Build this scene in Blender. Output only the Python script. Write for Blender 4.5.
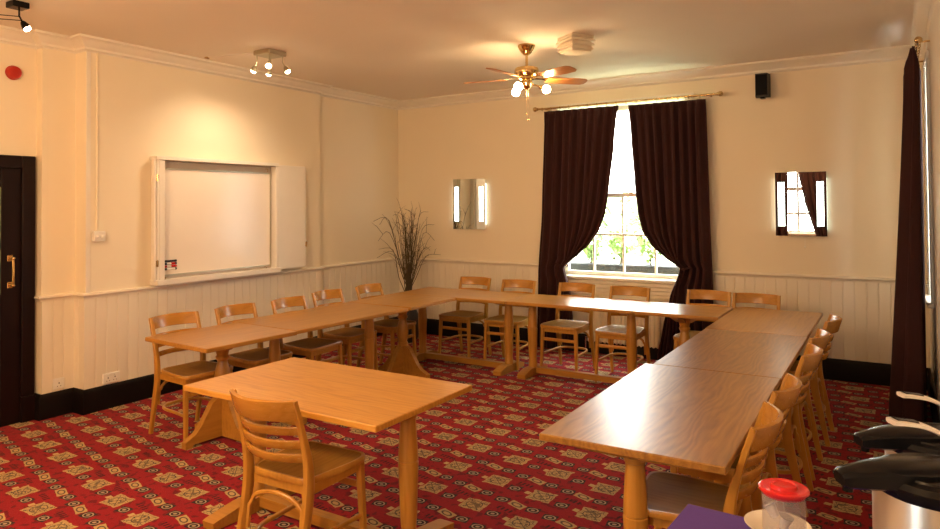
import bpy, bmesh, math, random
from mathutils import Vector, Matrix
random.seed(7)
S = bpy.context.scene
COL = S.collection
PI = math.pi
for o in list(bpy.data.objects):
    bpy.data.objects.remove(o)

# ------------------------------------------------------------------ camera
YAW, PIT, ROL = math.radians(31.783), math.radians(-1.163), math.radians(-0.436)
F_PX, CY, CAM_H = 686.649, 191.14, 1.683
_f = Vector((-math.sin(YAW), math.cos(YAW), 0)); _r = Vector((math.cos(YAW), math.sin(YAW), 0)); _u = Vector((0, 0, 1))
_F = _f*math.cos(PIT) - _u*math.sin(PIT); _u2 = _u*math.cos(PIT) + _f*math.sin(PIT)
_R = _r*math.cos(ROL) + _u2*math.sin(ROL); _U = _u2*math.cos(ROL) - _r*math.sin(ROL)
cd = bpy.data.cameras.new('camera'); cam = bpy.data.objects.new('camera', cd); COL.objects.link(cam)
cd.sensor_width = 36.0; cd.lens = F_PX/940*36; cd.shift_y = (CY-264.5)/940; cd.clip_start = 0.02
M3 = Matrix((( _R.x, _U.x, -_F.x), (_R.y, _U.y, -_F.y), (_R.z, _U.z, -_F.z)))
cam.matrix_world = Matrix.Translation((0, 0, CAM_H)) @ M3.to_4x4()
S.camera = cam

# ------------------------------------------------------------------ light and exposure
S.view_settings.view_transform = 'Standard'; S.view_settings.look = 'None'
S.view_settings.gamma = 1.0; S.view_settings.use_curve_mapping = False
S.view_settings.exposure = 0.1
W = bpy.data.worlds.new('sky'); S.world = W; W.use_nodes = True
_n = W.node_tree.nodes; _l = W.node_tree.links
_bg = _n['Background']; _bg.inputs[1].default_value = 22.0
_bg.inputs[0].default_value = (1.0, 0.985, 0.95, 1)      # flat overcast sky

def lamp(name, typ, loc, power, color, rot=None, parent=None, **kw):
    d = bpy.data.lights.new(name, typ); d.energy = power; d.color = color
    for k, v in kw.items(): setattr(d, k, v)
    o = bpy.data.objects.new(name, d); COL.objects.link(o); o.location = loc
    if rot is not None: o.rotation_euler = rot
    if parent is not None: o.parent = parent
    return o
def portal(name, loc, rot, sx, sy):
    d = bpy.data.lights.new(name, 'AREA'); d.shape = 'RECTANGLE'; d.size = sx; d.size_y = sy
    d.cycles.is_portal = True
    o = bpy.data.objects.new(name, d); COL.objects.link(o); o.location = loc; o.rotation_euler = rot
portal('back_window_portal', (-2.62, 7.60, 1.82), (-PI/2, 0, 0), 1.5, 2.1)
portal('right_window_portal', (0.42, 6.66, 1.82), (0, PI/2, 0), 2.0, .6)
portal('rear_window_portal', (-1.72, -1.0, 1.82), (PI/2, 0, 0), 1.3, 2.1)
WARM = (1.0, 0.61, 0.29)
# the room's other ceiling lamps, behind the camera
lamp('rear_ceiling_lamp', 'POINT', (-3.4, 0.7, 2.45), 150, WARM, shadow_soft_size=.22)
lamp('rear_ceiling_lamp', 'POINT', (-1.0, 0.0, 2.6), 50, WARM, shadow_soft_size=.2)
BULB_E, SPOT_W, TUBE_E = 150.0, 32.0, 6.0

# ------------------------------------------------------------------ helpers
def finish(name, bm, m, parent=None, smooth=35, loc=None, rotz=0):
    bmesh.ops.recalc_face_normals(bm, faces=bm.faces[:])
    me = bpy.data.meshes.new(name); bm.to_mesh(me); bm.free()
    if smooth:
        for p in me.polygons: p.use_smooth = True
        me.set_sharp_from_angle(angle=math.radians(smooth))
    for mm in (m if isinstance(m, (list, tuple)) else [m]): me.materials.append(mm)
    o = bpy.data.objects.new(name, me); COL.objects.link(o)
    if parent is not None: o.parent = parent
    if loc is not None: o.location = loc
    if rotz: o.rotation_euler = (0, 0, rotz)
    return o
def tag(o, label, cat, group=None, kind=None):
    o['label'] = label; o['category'] = cat
    if group: o['group'] = group
    if kind: o['kind'] = kind
    return o
def struct(name, bm, m, parent=None, smooth=35):
    o = finish(name, bm, m, parent, smooth)
    if parent is None: o['kind'] = 'structure'
    return o
def thing(name, label, cat, loc=(0, 0, 0), rotz=0, group=None):
    o = bpy.data.objects.new(name, None); COL.objects.link(o); o.empty_display_size = .05
    o.location = loc; o.rotation_euler = (0, 0, rotz)
    return tag(o, label, cat, group)
def dup(root, loc, rotz, label, group=None):
    r = root.copy(); COL.objects.link(r); r.location = loc; r.rotation_euler = (0, 0, rotz); r['label'] = label
    if group: r['group'] = group
    for ch in list(root.children):
        c = ch.copy(); COL.objects.link(c); c.parent = r
        for g in list(ch.children):
            d = g.copy(); COL.objects.link(d); d.parent = c
    return r
def box(bm, c, s, rot=None, bevel=0.0, mi=0):
    r = bmesh.ops.create_cube(bm, size=1.0); vs = r['verts']
    mt = Matrix.Translation(c) @ (rot.to_4x4() if rot is not None else Matrix.Identity(4)) @ Matrix.Diagonal((*s, 1))
    bmesh.ops.transform(bm, matrix=mt, verts=vs)
    fs = set(f for v in vs for f in v.link_faces)
    for f in fs: f.material_index = mi
    if bevel > 0:
        es = list(set(e for v in vs for e in v.link_edges))
        bmesh.ops.bevel(bm, geom=es, offset=bevel, segments=1, affect='EDGES', profile=.5)
def bx(bm, x0, x1, y0, y1, z0, z1, bevel=0.0, mi=0):
    box(bm, ((x0+x1)/2, (y0+y1)/2, (z0+z1)/2), (abs(x1-x0), abs(y1-y0), abs(z1-z0)), None, bevel, mi)
def lathe(bm, prof, c=(0, 0, 0), seg=24, mat=None, mi=0, cap=True):
    rings = []
    for (r, z) in prof:
        ring = []
        for k in range(seg):
            a = 2*PI*k/seg
            v = Vector((r*math.cos(a), r*math.sin(a), z))
            if mat is not None: v = mat @ v
            ring.append(bm.verts.new(v + Vector(c)))
        rings.append(ring)
    for i in range(len(rings)-1):
        for k in range(seg):
            f = bm.faces.new((rings[i][k], rings[i][(k+1) % seg], rings[i+1][(k+1) % seg], rings[i+1][k])); f.material_index = mi
    if cap:
        for rg in (rings[0], rings[-1]):
            try: bm.faces.new(rg).material_index = mi
            except ValueError: pass
def sweep(bm, pts, w, h, up=Vector((0, 0, 1)), mi=0, closed=False, rnd=0.0):
    """rectangular (or softened) section w x h along pts; h is along up"""
    pts = [Vector(p) for p in pts]; n = len(pts); rings = []
    for i, p in enumerate(pts):
        a = pts[(i-1) % n] if (closed or i > 0) else p
        b = pts[(i+1) % n] if (closed or i < n-1) else p
        t = (b-a).normalized(); s = t.cross(up)
        if s.length < 1e-5: s = Vector((1, 0, 0))
        s.normalize(); q = s.cross(t).normalized()
        ww = w[i] if isinstance(w, (list, tuple)) else w; hh = h[i] if isinstance(h, (list, tuple)) else h
        if rnd:
            k = rnd; cs = [(1, 1-k), (1-k, 1), (-1+k, 1), (-1, 1-k), (-1, -1+k), (-1+k, -1), (1-k, -1), (1, -1+k)]
        else: cs = [(1, 1), (-1, 1), (-1, -1), (1, -1)]
        rings.append([bm.verts.new(p + s*ww/2*x + q*hh/2*y) for x, y in cs])
    m = len(rings[0])
    for i in range(n if closed else n-1):
        A, B = rings[i], rings[(i+1) % n]
        for k in range(m):
            f = bm.faces.new((A[k], A[(k+1) % m], B[(k+1) % m], B[k])); f.material_index = mi
    if not closed:
        bm.faces.new(rings[0]).material_index = mi; bm.faces.new(rings[-1]).material_index = mi
def tube(bm, pts, r, seg=8, mi=0):
    pts = [Vector(p) for p in pts]; n = len(pts); rings = []
    up = Vector((0.123, 0.31, 0.94))
    for i, p in enumerate(pts):
        t = (pts[min(i+1, n-1)] - pts[max(i-1, 0)]).normalized()
        s = t.cross(up)
        if s.length < 1e-4: s = t.cross(Vector((1, 0, 0)))
        s.normalize(); q = s.cross(t).normalized(); rr = r[i] if isinstance(r, (list, tuple)) else r
        rings.append([bm.verts.new(p + s*rr*math.cos(2*PI*k/seg) + q*rr*math.sin(2*PI*k/seg)) for k in range(seg)])
    for i in range(n-1):
        for k in range(seg):
            f = bm.faces.new((rings[i][k], rings[i][(k+1) % seg], rings[i+1][(k+1) % seg], rings[i+1][k])); f.material_index = mi
    bm.faces.new(rings[0]).material_index = mi; bm.faces.new(rings[-1]).material_index = mi
def ball(bm, c, r, seg=16, mi=0, sc=(1, 1, 1)):
    rr = bmesh.ops.create_uvsphere(bm, u_segments=seg, v_segments=max(8, seg*2//3), radius=r)
    for v in rr['verts']: v.co = Vector((v.co.x*sc[0], v.co.y*sc[1], v.co.z*sc[2])) + Vector(c)
    for f in set(f for v in rr['verts'] for f in v.link_faces): f.material_index = mi
def prism(bm, pts, thick, axis='z', at=0.0, mi=0):
    """closed 2D outline given thickness; axis is the extrusion axis"""
    def mk(p, d):
        if axis == 'z': return Vector((p[0], p[1], at+d))
        if axis == 'y': return Vector((p[0], at+d, p[1]))
        return Vector((at+d, p[0], p[1]))
    A = [bm.verts.new(mk(p, -thick/2)) for p in pts]; B = [bm.verts.new(mk(p, thick/2)) for p in pts]
    n = len(pts)
    bm.faces.new(A).material_index = mi; bm.faces.new(B[::-1]).material_index = mi
    for i in range(n): bm.faces.new((A[i], A[(i+1) % n], B[(i+1) % n], B[i])).material_index = mi
def smoothpts(pts, k=6):
    """Catmull-Rom"""
    P = [Vector(p) for p in pts]; out = []
    for i in range(len(P)-1):
        p0 = P[max(i-1, 0)]; p1 = P[i]; p2 = P[i+1]; p3 = P[min(i+2, len(P)-1)]
        for j in range(k):
            t = j/k
            out.append(.5*((2*p1)+(p2-p0)*t+(2*p0-5*p1+4*p2-p3)*t*t+(3*p1-p0-3*p2+p3)*t**3))
    out.append(P[-1]); return out
def interp(tab, x):
    tab = sorted(tab)
    if x <= tab[0][0]: return tab[0][1]
    for (a, b), (c, d) in zip(tab, tab[1:]):
        if x <= c:
            t = (x-a)/(c-a); t = t*t*(3-2*t)*.35 + t*.65
            return b+(d-b)*t
    return tab[-1][1]

# ------------------------------------------------------------------ materials
class NT:
    def __init__(s, name):
        s.m = bpy.data.materials.new(name); s.m.use_nodes = True; s.t = s.m.node_tree
        s.b = s.t.nodes['Principled BSDF']
    def n(s, typ, **kw):
        nd = s.t.nodes.new(typ)
        for k, v in kw.items(): setattr(nd, k, v)
        return nd
    def link(s, a, b): s.t.links.new(a, b)
    def put(s, sock, v):
        if hasattr(v, 'is_linked') or isinstance(v, bpy.types.NodeSocket): s.link(v, sock)
        else: sock.default_value = v
    def math(s, op, a, b=0.0, c=0.0):
        nd = s.n('ShaderNodeMath', operation=op)
        for i, v in enumerate((a, b, c)): s.put(nd.inputs[i], v)
        return nd.outputs[0]
    def mix(s, f, a, b):
        nd = s.n('ShaderNodeMix', data_type='RGBA'); s.put(nd.inputs[0], f)
        s.put(nd.inputs[6], a if not isinstance(a, tuple) else (*a[:3], 1)); s.put(nd.inputs[7], b if not isinstance(b, tuple) else (*b[:3], 1))
        return nd.outputs[2]
    def coord(s, scale=(1, 1, 1), rot=(0, 0, 0), loc=(0, 0, 0)):
        tc = s.n('ShaderNodeTexCoord'); mp = s.n('ShaderNodeMapping')
        mp.inputs['Scale'].default_value = scale; mp.inputs['Rotation'].default_value = rot; mp.inputs['Location'].default_value = loc
        s.link(tc.outputs['Object'], mp.inputs['Vector']); return mp.outputs[0]
    def noise(s, vec, scale=5, detail=3, rough=.5, dist=0):
        nd = s.n('ShaderNodeTexNoise'); s.link(vec, nd.inputs['Vector'])
        nd.inputs['Scale'].default_value = scale; nd.inputs['Detail'].default_value = detail
        nd.inputs['Roughness'].default_value = rough; nd.inputs['Distortion'].default_value = dist
        return nd.outputs['Fac']
    def ramp(s, f, stops):
        nd = s.n('ShaderNodeValToRGB'); s.link(f, nd.inputs[0]); e = nd.color_ramp.elements
        while len(e) < len(stops): e.new(.5)
        for el, (p, c) in zip(e, stops): el.position = p; el.color = (*c, 1)
        return nd.outputs[0]
    def bump(s, h, strength=.2, dist=.01):
        nd = s.n('ShaderNodeBump'); s.link(h, nd.inputs['Height']); nd.inputs['Strength'].default_value = strength
        nd.inputs['Distance'].default_value = dist; s.link(nd.outputs[0], s.b.inputs['Normal'])
    def set(s, **kw):
        for k, v in kw.items(): s.put(s.b.inputs[k.replace('_', ' ')], (*v, 1) if isinstance(v, tuple) and len(v) == 3 else v)
        return s

def plain(name, col, rough=.5, metal=0.0, var=.08, scale=8, bump=0, **kw):
    t = NT(name); v = t.coord()
    nz = t.noise(v, scale, 3)
    t.set(Base_Color=t.mix(nz, tuple(c*(1-var) for c in col), tuple(min(1, c*(1+var)) for c in col)), Roughness=rough, Metallic=metal, **kw)
    if bump: t.bump(t.noise(v, 220, 2), bump, .002)
    return t.m
def wood(name, dark, mid, light, rough=.3, axis=0, scale=1.0, coat=.25, planks=0.0, spec=.5, wave=.10, wscale=3.2, wdist=11.0, rug=.26):
    t = NT(name); sc = [14, 14, 14]; sc[axis] = 1.1
    v = t.coord(tuple(c*scale for c in sc))
    g = t.noise(v, 1.6, 6, .62, .9)
    sc2 = [90, 90, 90]; sc2[axis] = 3.0
    fine = t.noise(t.coord(tuple(sc2)), 1.5, 3, .6)
    wv = t.n('ShaderNodeTexWave', wave_type='BANDS', bands_direction='Y' if axis == 0 else 'X')
    sc3 = [3.2, 3.2, 3.2]; sc3[axis] = .8
    t.link(t.coord(tuple(sc3)), wv.inputs['Vector']); wv.inputs['Scale'].default_value = wscale; wv.inputs['Distortion'].default_value = wdist
    wv.inputs['Detail'].default_value = 2.0; wv.inputs['Detail Scale'].default_value = .8
    f = t.math('ADD', t.math('MULTIPLY', g, .88-wave), t.math('MULTIPLY', wv.outputs['Fac'], wave))
    f = t.math('ADD', f, t.math('MULTIPLY', fine, .2))
    c = t.ramp(f, [(.32, dark), (.52, mid), (.78, light)])
    if planks:
        sep = t.n('ShaderNodeSeparateXYZ'); t.link(t.coord(), sep.inputs[0])
        q = t.math('FLOOR', t.math('DIVIDE', sep.outputs[1-axis], planks))
        wn = t.n('ShaderNodeTexWhiteNoise', noise_dimensions='1D'); t.link(q, wn.inputs['W'])
        c = t.mix(t.math('MULTIPLY', wn.outputs['Value'], .35), c, mid)
    t.set(Base_Color=c, Roughness=t.math('ADD', rough, t.math('MULTIPLY', fine, .08)), Coat_Weight=coat, Coat_Roughness=rug, Specular_IOR_Level=spec)
    t.bump(fine, .08, .002)
    return t.m
def emit(name, col, strength):
    t = NT(name); t.set(Base_Color=(.8, .8, .8), Emission_Color=col, Emission_Strength=strength); return t.m
def glassy(name, col, rough=.0, ior=1.45):
    t = NT(name); t.set(Base_Color=col, Roughness=rough, Transmission_Weight=1.0, IOR=ior); return t.m

M = {}
M['wall'] = plain('cream_wall_paint', (.85, .76, .59), .62, var=.02, scale=3, bump=.06)
M['dado'] = plain('cream_panel_paint', (.82, .75, .62), .42, var=.02, scale=4)
M['white'] = plain('white_gloss_paint', (.84, .79, .70), .35, var=.02)
M['ceiling'] = plain('ceiling_paint', (.85, .77, .67), .8, var=.02, scale=2, bump=.05)
M['base'] = plain('black_skirting_paint', (.006, .004, .004), .45, var=.2, Specular_IOR_Level=.2)
M['door'] = plain('dark_door_varnish', (.009, .003, .003), .45, var=.3, Specular_IOR_Level=.2)
M['oak'] = wood('oak_table', (.30, .128, .014), (.42, .192, .026), (.50, .245, .042), .32, 0, planks=.13, coat=.5)
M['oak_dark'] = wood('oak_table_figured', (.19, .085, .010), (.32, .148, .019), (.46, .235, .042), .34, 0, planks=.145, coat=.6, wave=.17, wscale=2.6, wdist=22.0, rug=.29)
M['oak_leg'] = wood('oak_leg', (.38, .165, .020), (.48, .228, .032), (.54, .268, .046), .32, 2)
M['oak_rail'] = wood('oak_rail', (.33, .145, .018), (.43, .198, .028), (.49, .232, .04), .35, 0)
M['oak_pale'] = wood('oak_table_pale', (.43, .195, .024), (.57, .275, .042), (.64, .33, .062), .32, 0, planks=.13, coat=.4, wave=.16, wscale=2.6, wdist=20.0)
M['beech'] = wood('beech_chair', (.39, .178, .022), (.47, .222, .030), (.53, .265, .042), .28, 2)
M['beech_rail'] = wood('beech_chair_rail', (.36, .155, .018), (.44, .198, .026), (.49, .23, .035), .22, 0)
M['seat'] = wood('seat_veneer', (.24, .115, .018), (.30, .15, .026), (.35, .18, .034), .5, 1, coat=0, spec=.06)
M['brass'] = plain('polished_brass', (.74, .54, .25), .18, 1.0)
M['antique'] = plain('antique_brass', (.55, .40, .20), .25, 1.0)
M['nickel'] = plain('brushed_nickel', (.52, .48, .38), .3, 1.0)
M['steel'] = plain('brushed_steel', (.58, .56, .53), .3, .85)
M['satin'] = plain('satin_silver', (.80, .79, .76), .3, .55)
M['chrome'] = plain('chrome', (.85, .83, .80), .1, 1.0)
M['black'] = plain('black_plastic', (.006, .006, .007), .18, Specular_IOR_Level=.14)
M['blackmatt'] = plain('black_matt', (.015, .014, .014), .55)
M['fan'] = wood('fan_blade', (.30, .10, .02), (.44, .17, .04), (.52, .22, .06), .3, 0)
M['plaster'] = plain('cream_plastic', (.80, .71, .56), .45)
M['plasticw'] = plain('white_plastic', (.86, .84, .78), .35)
M['red'] = plain('red_plastic', (.62, .02, .02), .25)
M['alarm'] = plain('alarm_red', (.45, .02, .01), .35)
M['board'] = plain('whiteboard', (.90, .81, .70), .2, var=.01)
M['screen'] = plain('screen_edge', (.50, .42, .33), .4)
M['purple'] = plain('purple_cloth', (.085, .036, .27), .85, scale=60, bump=.3)
M['twig'] = plain('dry_twig', (.085, .060, .028), .8, var=.3, scale=30)
M['vase'] = plain('dark_vase', (.03, .025, .02), .35)
M['radiator'] = plain('radiator_enamel', (.84, .76, .62), .35, var=.01)
M['soil'] = plain('dark_trough', (.035, .04, .045), .8, var=.4, scale=30)
M['leaf'] = plain('shrub_leaf', (.30, .45, .14), .5, var=.35, scale=14)
M['leaf2'] = plain('hedge_leaf', (.42, .50, .32), .6, var=.25, scale=5)
M['grass'] = plain('garden_lawn', (.50, .56, .38), .9, var=.2, scale=3)
M['china'] = plain('white_china', (.80, .74, .64), .15)
M['milk'] = plain('milk_pot_plastic', (.80, .76, .70), .3)
M['foil'] = plain('foil_lid', (.78, .74, .70), .22, .6)
M['bulb'] = emit('lit_globe', (1.0, .66, .33), BULB_E)
M['spotbulb'] = emit('lit_spot', (1.0, .72, .42), 40.0)
M['tube'] = emit('lit_tube', (.86, 1.0, .88), TUBE_E); M['tubeside'] = emit('lit_tube_side', (.86, 1.0, .88), 2.0)
t = NT('mirror_glass'); t.set(Base_Color=(.82, .86, .82), Metallic=1.0, Roughness=.01); M['mirror'] = t.m
# clear panes: thin glass that lets light straight through
t = NT('window_glass')
gl = t.n('ShaderNodeBsdfGlossy'); gl.inputs['Roughness'].default_value = .02
tr = t.n('ShaderNodeBsdfTransparent'); tr.inputs[0].default_value = (.96, .98, .97, 1)
mx = t.n('ShaderNodeMixShader'); mx.inputs[0].default_value = .05
t.link(tr.outputs[0], mx.inputs[1]); t.link(gl.outputs[0], mx.inputs[2])
t.link(mx.outputs[0], t.t.nodes['Material Output'].inputs[0]); M['glass'] = t.m
t = NT('clear_plastic')
tr = t.n('ShaderNodeBsdfTransparent'); tr.inputs[0].default_value = (.93, .92, .91, 1)
mx = t.n('ShaderNodeMixShader'); mx.inputs[0].default_value = .16
t.set(Base_Color=(.70, .66, .66), Roughness=.12)
t.link(tr.outputs[0], mx.inputs[1]); t.link(t.b.outputs[0], mx.inputs[2])
t.link(mx.outputs[0], t.t.nodes['Material Output'].inputs[0]); M['clear'] = t.m
# leaded green door glass
t = NT('door_glass'); v = t.coord((1, 8, 8))
nz = t.noise(v, 1.2, 2)
t.set(Base_Color=t.ramp(nz, [(.35, (.03, .09, .06)), (.55, (.22, .30, .16)), (.7, (.40, .42, .25))]), Roughness=.15); M['doorglass'] = t.m
# curtain velvet
t = NT('burgundy_velvet'); v = t.coord((30, 30, 2))
nz = t.noise(v, 2, 3)
t.set(Base_Color=t.mix(nz, (.020, .0025, .0025), (.036, .0045, .004)), Roughness=.9, Sheen_Weight=.12, Sheen_Roughness=.4, Sheen_Tint=(.5, .12, .10)); M['curtain'] = t.m
# patterned carpet
t = NT('red_medallion_carpet')
P = 0.34
v = t.coord((1/P, 1/P, 1), (0, 0, math.radians(12)))
sep = t.n('ShaderNodeSeparateXYZ'); t.link(v, sep.inputs[0]); X0, Y0 = sep.outputs[0], sep.outputs[1]
wob = t.noise(t.coord((1, 1, 1)), 26, 2)
row = t.math('FLOOR', Y0)
X = t.math('ADD', X0, t.math('MULTIPLY', row, .37))
base = t.mix(t.noise(t.coord(), 60, 3, .7), (.19, .004, .010), (.34, .012, .020))
base = t.mix(t.math('MULTIPLY', t.math('GREATER_THAN', t.noise(t.coord((1, 1, 1), (0, 0, .2)), 21, 1), .60), .65), base, (.085, .006, .010))
def cellmask(cx, cy, hx, hy, rot=0.0):
    dx = t.math('SUBTRACT', t.math('FRACT', t.math('ADD', X, .5-cx)), .5)
    dy = t.math('SUBTRACT', t.math('FRACT', t.math('ADD', Y0, .5-cy)), .5)
    c, s = math.cos(rot), math.sin(rot)
    ax = t.math('ABSOLUTE', t.math('ADD', t.math('MULTIPLY', dx, c), t.math('MULTIPLY', dy, s)))
    ay = t.math('ABSOLUTE', t.math('SUBTRACT', t.math('MULTIPLY', dy, c), t.math('MULTIPLY', dx, s)))
    d = t.math('MAXIMUM', t.math('DIVIDE', ax, hx), t.math('DIVIDE', ay, hy))
    d = t.math('ADD', d, t.math('MULTIPLY', t.math('SUBTRACT', wob, .5), .42))
    r = t.math('SQRT', t.math('ADD', t.math('POWER', t.math('DIVIDE', ax, hx), 2.0), t.math('POWER', t.math('DIVIDE', ay, hy), 2.0)))
    return d, r, ax, ay
col = base
def over(c, mask, colr): return t.mix(mask, c, colr)
lt = lambda a, b: t.math('LESS_THAN', a, b)
band = lambda a, lo, hi: t.math('MULTIPLY', t.math('GREATER_THAN', a, lo), t.math('LESS_THAN', a, hi))
beige = t.mix(t.noise(t.coord(), 45, 2), (.36, .24, .10), (.54, .39, .18))
# dark small motifs
for (cx, cy) in ((.50, .25), (.26, .76), (.90, .78)):
    d, r, ax, ay = cellmask(cx, cy, .12, .095, .3)
    col = over(col, lt(d, 1.0), (.030, .022, .022))
    col = over(col, band(r, .62, .82), (.40, .30, .20))
    col = over(col, lt(r, .30), (.36, .27, .18))
# thin dashes
d, r, ax, ay = cellmask(.56, .50, .17, .05)
col = over(col, t.math('MULTIPLY', lt(d, 1.0), t.math('GREATER_THAN', t.math('SINE', t.math('MULTIPLY', X, 75)), 0.0)), (.05, .008, .010))
d, r, ax, ay = cellmask(.78, .26, .05, .05)
col = over(col, lt(d, 1.0), (.5, .36, .16))
# narrow beige panels
d, r, ax, ay = cellmask(.58, .76, .165, .085, -.15)
col = over(col, lt(d, 1.0), beige)
col = over(col, t.math('MULTIPLY', lt(d, .8), lt(t.math('ABSOLUTE', t.math('SUBTRACT', r, .6)), .13)), (.10, .07, .05))
# big beige medallions
d, r, ax, ay = cellmask(.05, .30, .21, .19, .2)
col = over(col, lt(d, 1.0), beige)
col = over(col, t.math('MULTIPLY', lt(d, .9), band(r, .62, .70)), (.07, .05, .045))
scr = t.noise(t.coord((1, 1, 1), (0, 0, .5)), 34, 1, .5, .6)
col = over(col, t.math('MULTIPLY', lt(d, .92), lt(t.math('ABSOLUTE', t.math('SUBTRACT', scr, .5)), .022)), (.07, .05, .045))
col = over(col, t.math('MULTIPLY', lt(d, .8), lt(t.math('ABSOLUTE', t.math('SUBTRACT', ax, ay)), .010)), (.10, .07, .05))
col = over(col, t.math('MULTIPLY', lt(r, .58), t.math('GREATER_THAN', wob, .57)), (.16, .11, .06))
pile = t.noise(t.coord(), 420, 2)
t.set(Base_Color=col, Roughness=.95, Sheen_Weight=.05, Specular_IOR_Level=.12); t.bump(pile, .35, .004); M['carpet'] = t.m

# ------------------------------------------------------------------ room shell
ZC = 3.09; YB = 7.395; XR = .24; YR = -.8
PATH = [(-5.91, YR), (-5.91, 2.873), (-5.82, 2.873), (-5.82, 3.135), (-5.664, 3.135), (-5.664, 5.841), (-5.72, 5.841), (-5.72, YB), (XR, YB), (XR, YR)]
bm = bmesh.new(); bx(bm, -6.2, .75, YR-.25, YB+.25, -.12, 0); struct('floor', bm, M['carpet'], smooth=0)
bm = bmesh.new(); bx(bm, -6.2, .75, YR-.25, YB+.25, ZC, ZC+.15); struct('ceiling', bm, M['ceiling'], smooth=0)
bm = bmesh.new()
prism(bm, [(-6.2, YR-.25)] + [(-5.91, YR-.25)] + PATH[1:7] + [(-5.72, YB+.25), (-6.2, YB+.25)], ZC, 'z', ZC/2)
struct('wall_left', bm, M['wall'], smooth=0)
BW = (-3.36, -1.88, .86, 2.80)      # back window opening
bm = bmesh.new()
bx(bm, -5.74, BW[0], YB, YB+.25, 0, ZC); bx(bm, BW[1], .75, YB, YB+.25, 0, ZC)
bx(bm, BW[0], BW[1], YB, YB+.25, 0, BW[2]); bx(bm, BW[0], BW[1], YB, YB+.25, BW[3], ZC)
struct('wall_back', bm, M['wall'], smooth=0)
RW = (6.42, 6.9, .90, 2.80)
bm = bmesh.new()
bx(bm, XR, .75, YR-.25, RW[0], 0, ZC); bx(bm, XR, .75, RW[1], YB, 0, ZC)
bx(bm, XR, .75, RW[0], RW[1], 0, RW[2]); bx(bm, XR, .75, RW[0], RW[1], RW[3], ZC)
struct('wall_right', bm, M['white'], smooth=0)
QW = (-2.35, -1.08, 1.06, 2.95)
bm = bmesh.new()
bx(bm, -5.95, QW[0], YR-.25, YR, 0, ZC); bx(bm, QW[1], XR, YR-.25, YR, 0, ZC)
bx(bm, QW[0], QW[1], YR-.25, YR, 0, QW[2]); bx(bm, QW[0], QW[1], YR-.25, YR, QW[3], ZC)
struct('wall_rear', bm, M['wall'], smooth=0)

def mould(bm, path, prof):
    """profile (offset into the room, z) along a wall line, mitred"""
    rings = []
    n = len(path)
    for i, p in enumerate(path):
        p = Vector(p)
        def nrm(a, b):
            d = (Vector(b)-Vector(a)).normalized(); return Vector((d.y, -d.x))
        if i == 0: m = nrm(path[0], path[1])
        elif i == n-1: m = nrm(path[-2], path[-1])
        else:
            a = nrm(path[i-1], path[i]); b = nrm(path[i], path[i+1]); m = (a+b)/(1+a.dot(b))
        rings.append([bm.verts.new((p.x+m.x*o, p.y+m.y*o, z)) for o, z in prof])
    k = len(prof)
    for i in range(n-1):
        for j in range(k):
            bm.faces.new((rings[i][j], rings[i][(j+1) % k], rings[i+1][(j+1) % k], rings[i+1][j]))
    bm.faces.new(rings[0]); bm.faces.new(rings[-1])
CORN = [(0, ZC), (.105, ZC), (.105, ZC-.018), (.09, ZC-.022), (.075, ZC-.04), (.045, ZC-.062), (.022, ZC-.078), (.02, ZC-.095), (.008, ZC-.10), (0, ZC-.115)]
bm = bmesh.new(); mould(bm, PATH, CORN); struct('trim_1', bm, M['white'], smooth=40)
DADO = [(0, .985), (.02, .985), (.032, .978), (.034, .966), (.026, .955), (.018, .95), (.014, .935), (0, .93)]
bm = bmesh.new()
mould(bm, [(-5.91, YR), (-5.91, 1.86)], DADO); mould(bm, PATH[1:8] + [(-3.56, YB)], DADO); mould(bm, [(-1.70, YB), (XR, YB), (XR, 7.0)], DADO)
struct('trim_2', bm, M['dado'], smooth=40)
SK = [(0, 0), (.028, 0), (.028, .165), (.022, .185), (.012, .2), (0, .2)]
bm = bmesh.new(); mould(bm, [(-5.91, YR), (-5.91, 1.86)], SK); mould(bm, PATH[1:8], SK); struct('baseboard_left', bm, M['base'])
bm = bmesh.new(); mould(bm, PATH[7:9], SK); struct('baseboard_back', bm, M['base'])
bm = bmesh.new(); mould(bm, PATH[8:], SK); struct('baseboard_right', bm, M['base'])
def beadboard(bm, a, b, z0, z1, pitch=.095):
    """tongue-and-groove boarding: real V grooves, 12 mm proud of the wall"""
    a, b = Vector(a), Vector(b); L = (b-a).length; d = (b-a)/L; nn = Vector((d.y, -d.x))
    k = max(1, round(L/pitch)); pt = L/k; prof = [(0, .012)]
    for i in range(1, k): prof += [(i*pt-.005, .012), (i*pt-.0015, .007), (i*pt+.0015, .007), (i*pt+.005, .012)]
    prof += [(L, .012)]
    lo = [bm.verts.new((*(a+d*s+nn*o), z0)) for s, o in prof]; hi = [bm.verts.new((*(a+d*s+nn*o), z1)) for s, o in prof]
    for i in range(len(prof)-1): bm.faces.new((lo[i], lo[i+1], hi[i+1], hi[i]))
    t0 = [bm.verts.new((*p, z)) for p in (a, b) for z in (z0, z1)]
    bm.faces.new((t0[0], lo[0], hi[0], t0[1])); bm.faces.new((lo[-1], t0[2], t0[3], hi[-1]))
bm = bmesh.new()
beadboard(bm, (-5.82, 2.873), (-5.82, 3.123), .19, .94); beadboard(bm, (-5.82, 3.135), (-5.664, 3.135), .19, .94)
beadboard(bm, (-5.664, 3.123), (-5.664, 5.841), .19, .94); beadboard(bm, (-5.72, 5.841), (-5.72, YB-.012), .19, .94)
beadboard(bm, (-5.708, YB), (-3.56, YB), .19, .94); beadboard(bm, (-1.70, YB), (XR, YB), .19, .94)
struct('trim_3', bm, M['dado'], smooth=20)
bm = bmesh.new()   # plain boxed edge strip on the chimney breast and the conduit line
bx(bm, -5.664, -5.655, 3.137, 3.17, .985, ZC-.115); struct('trim_4', bm, M['white'])

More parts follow.
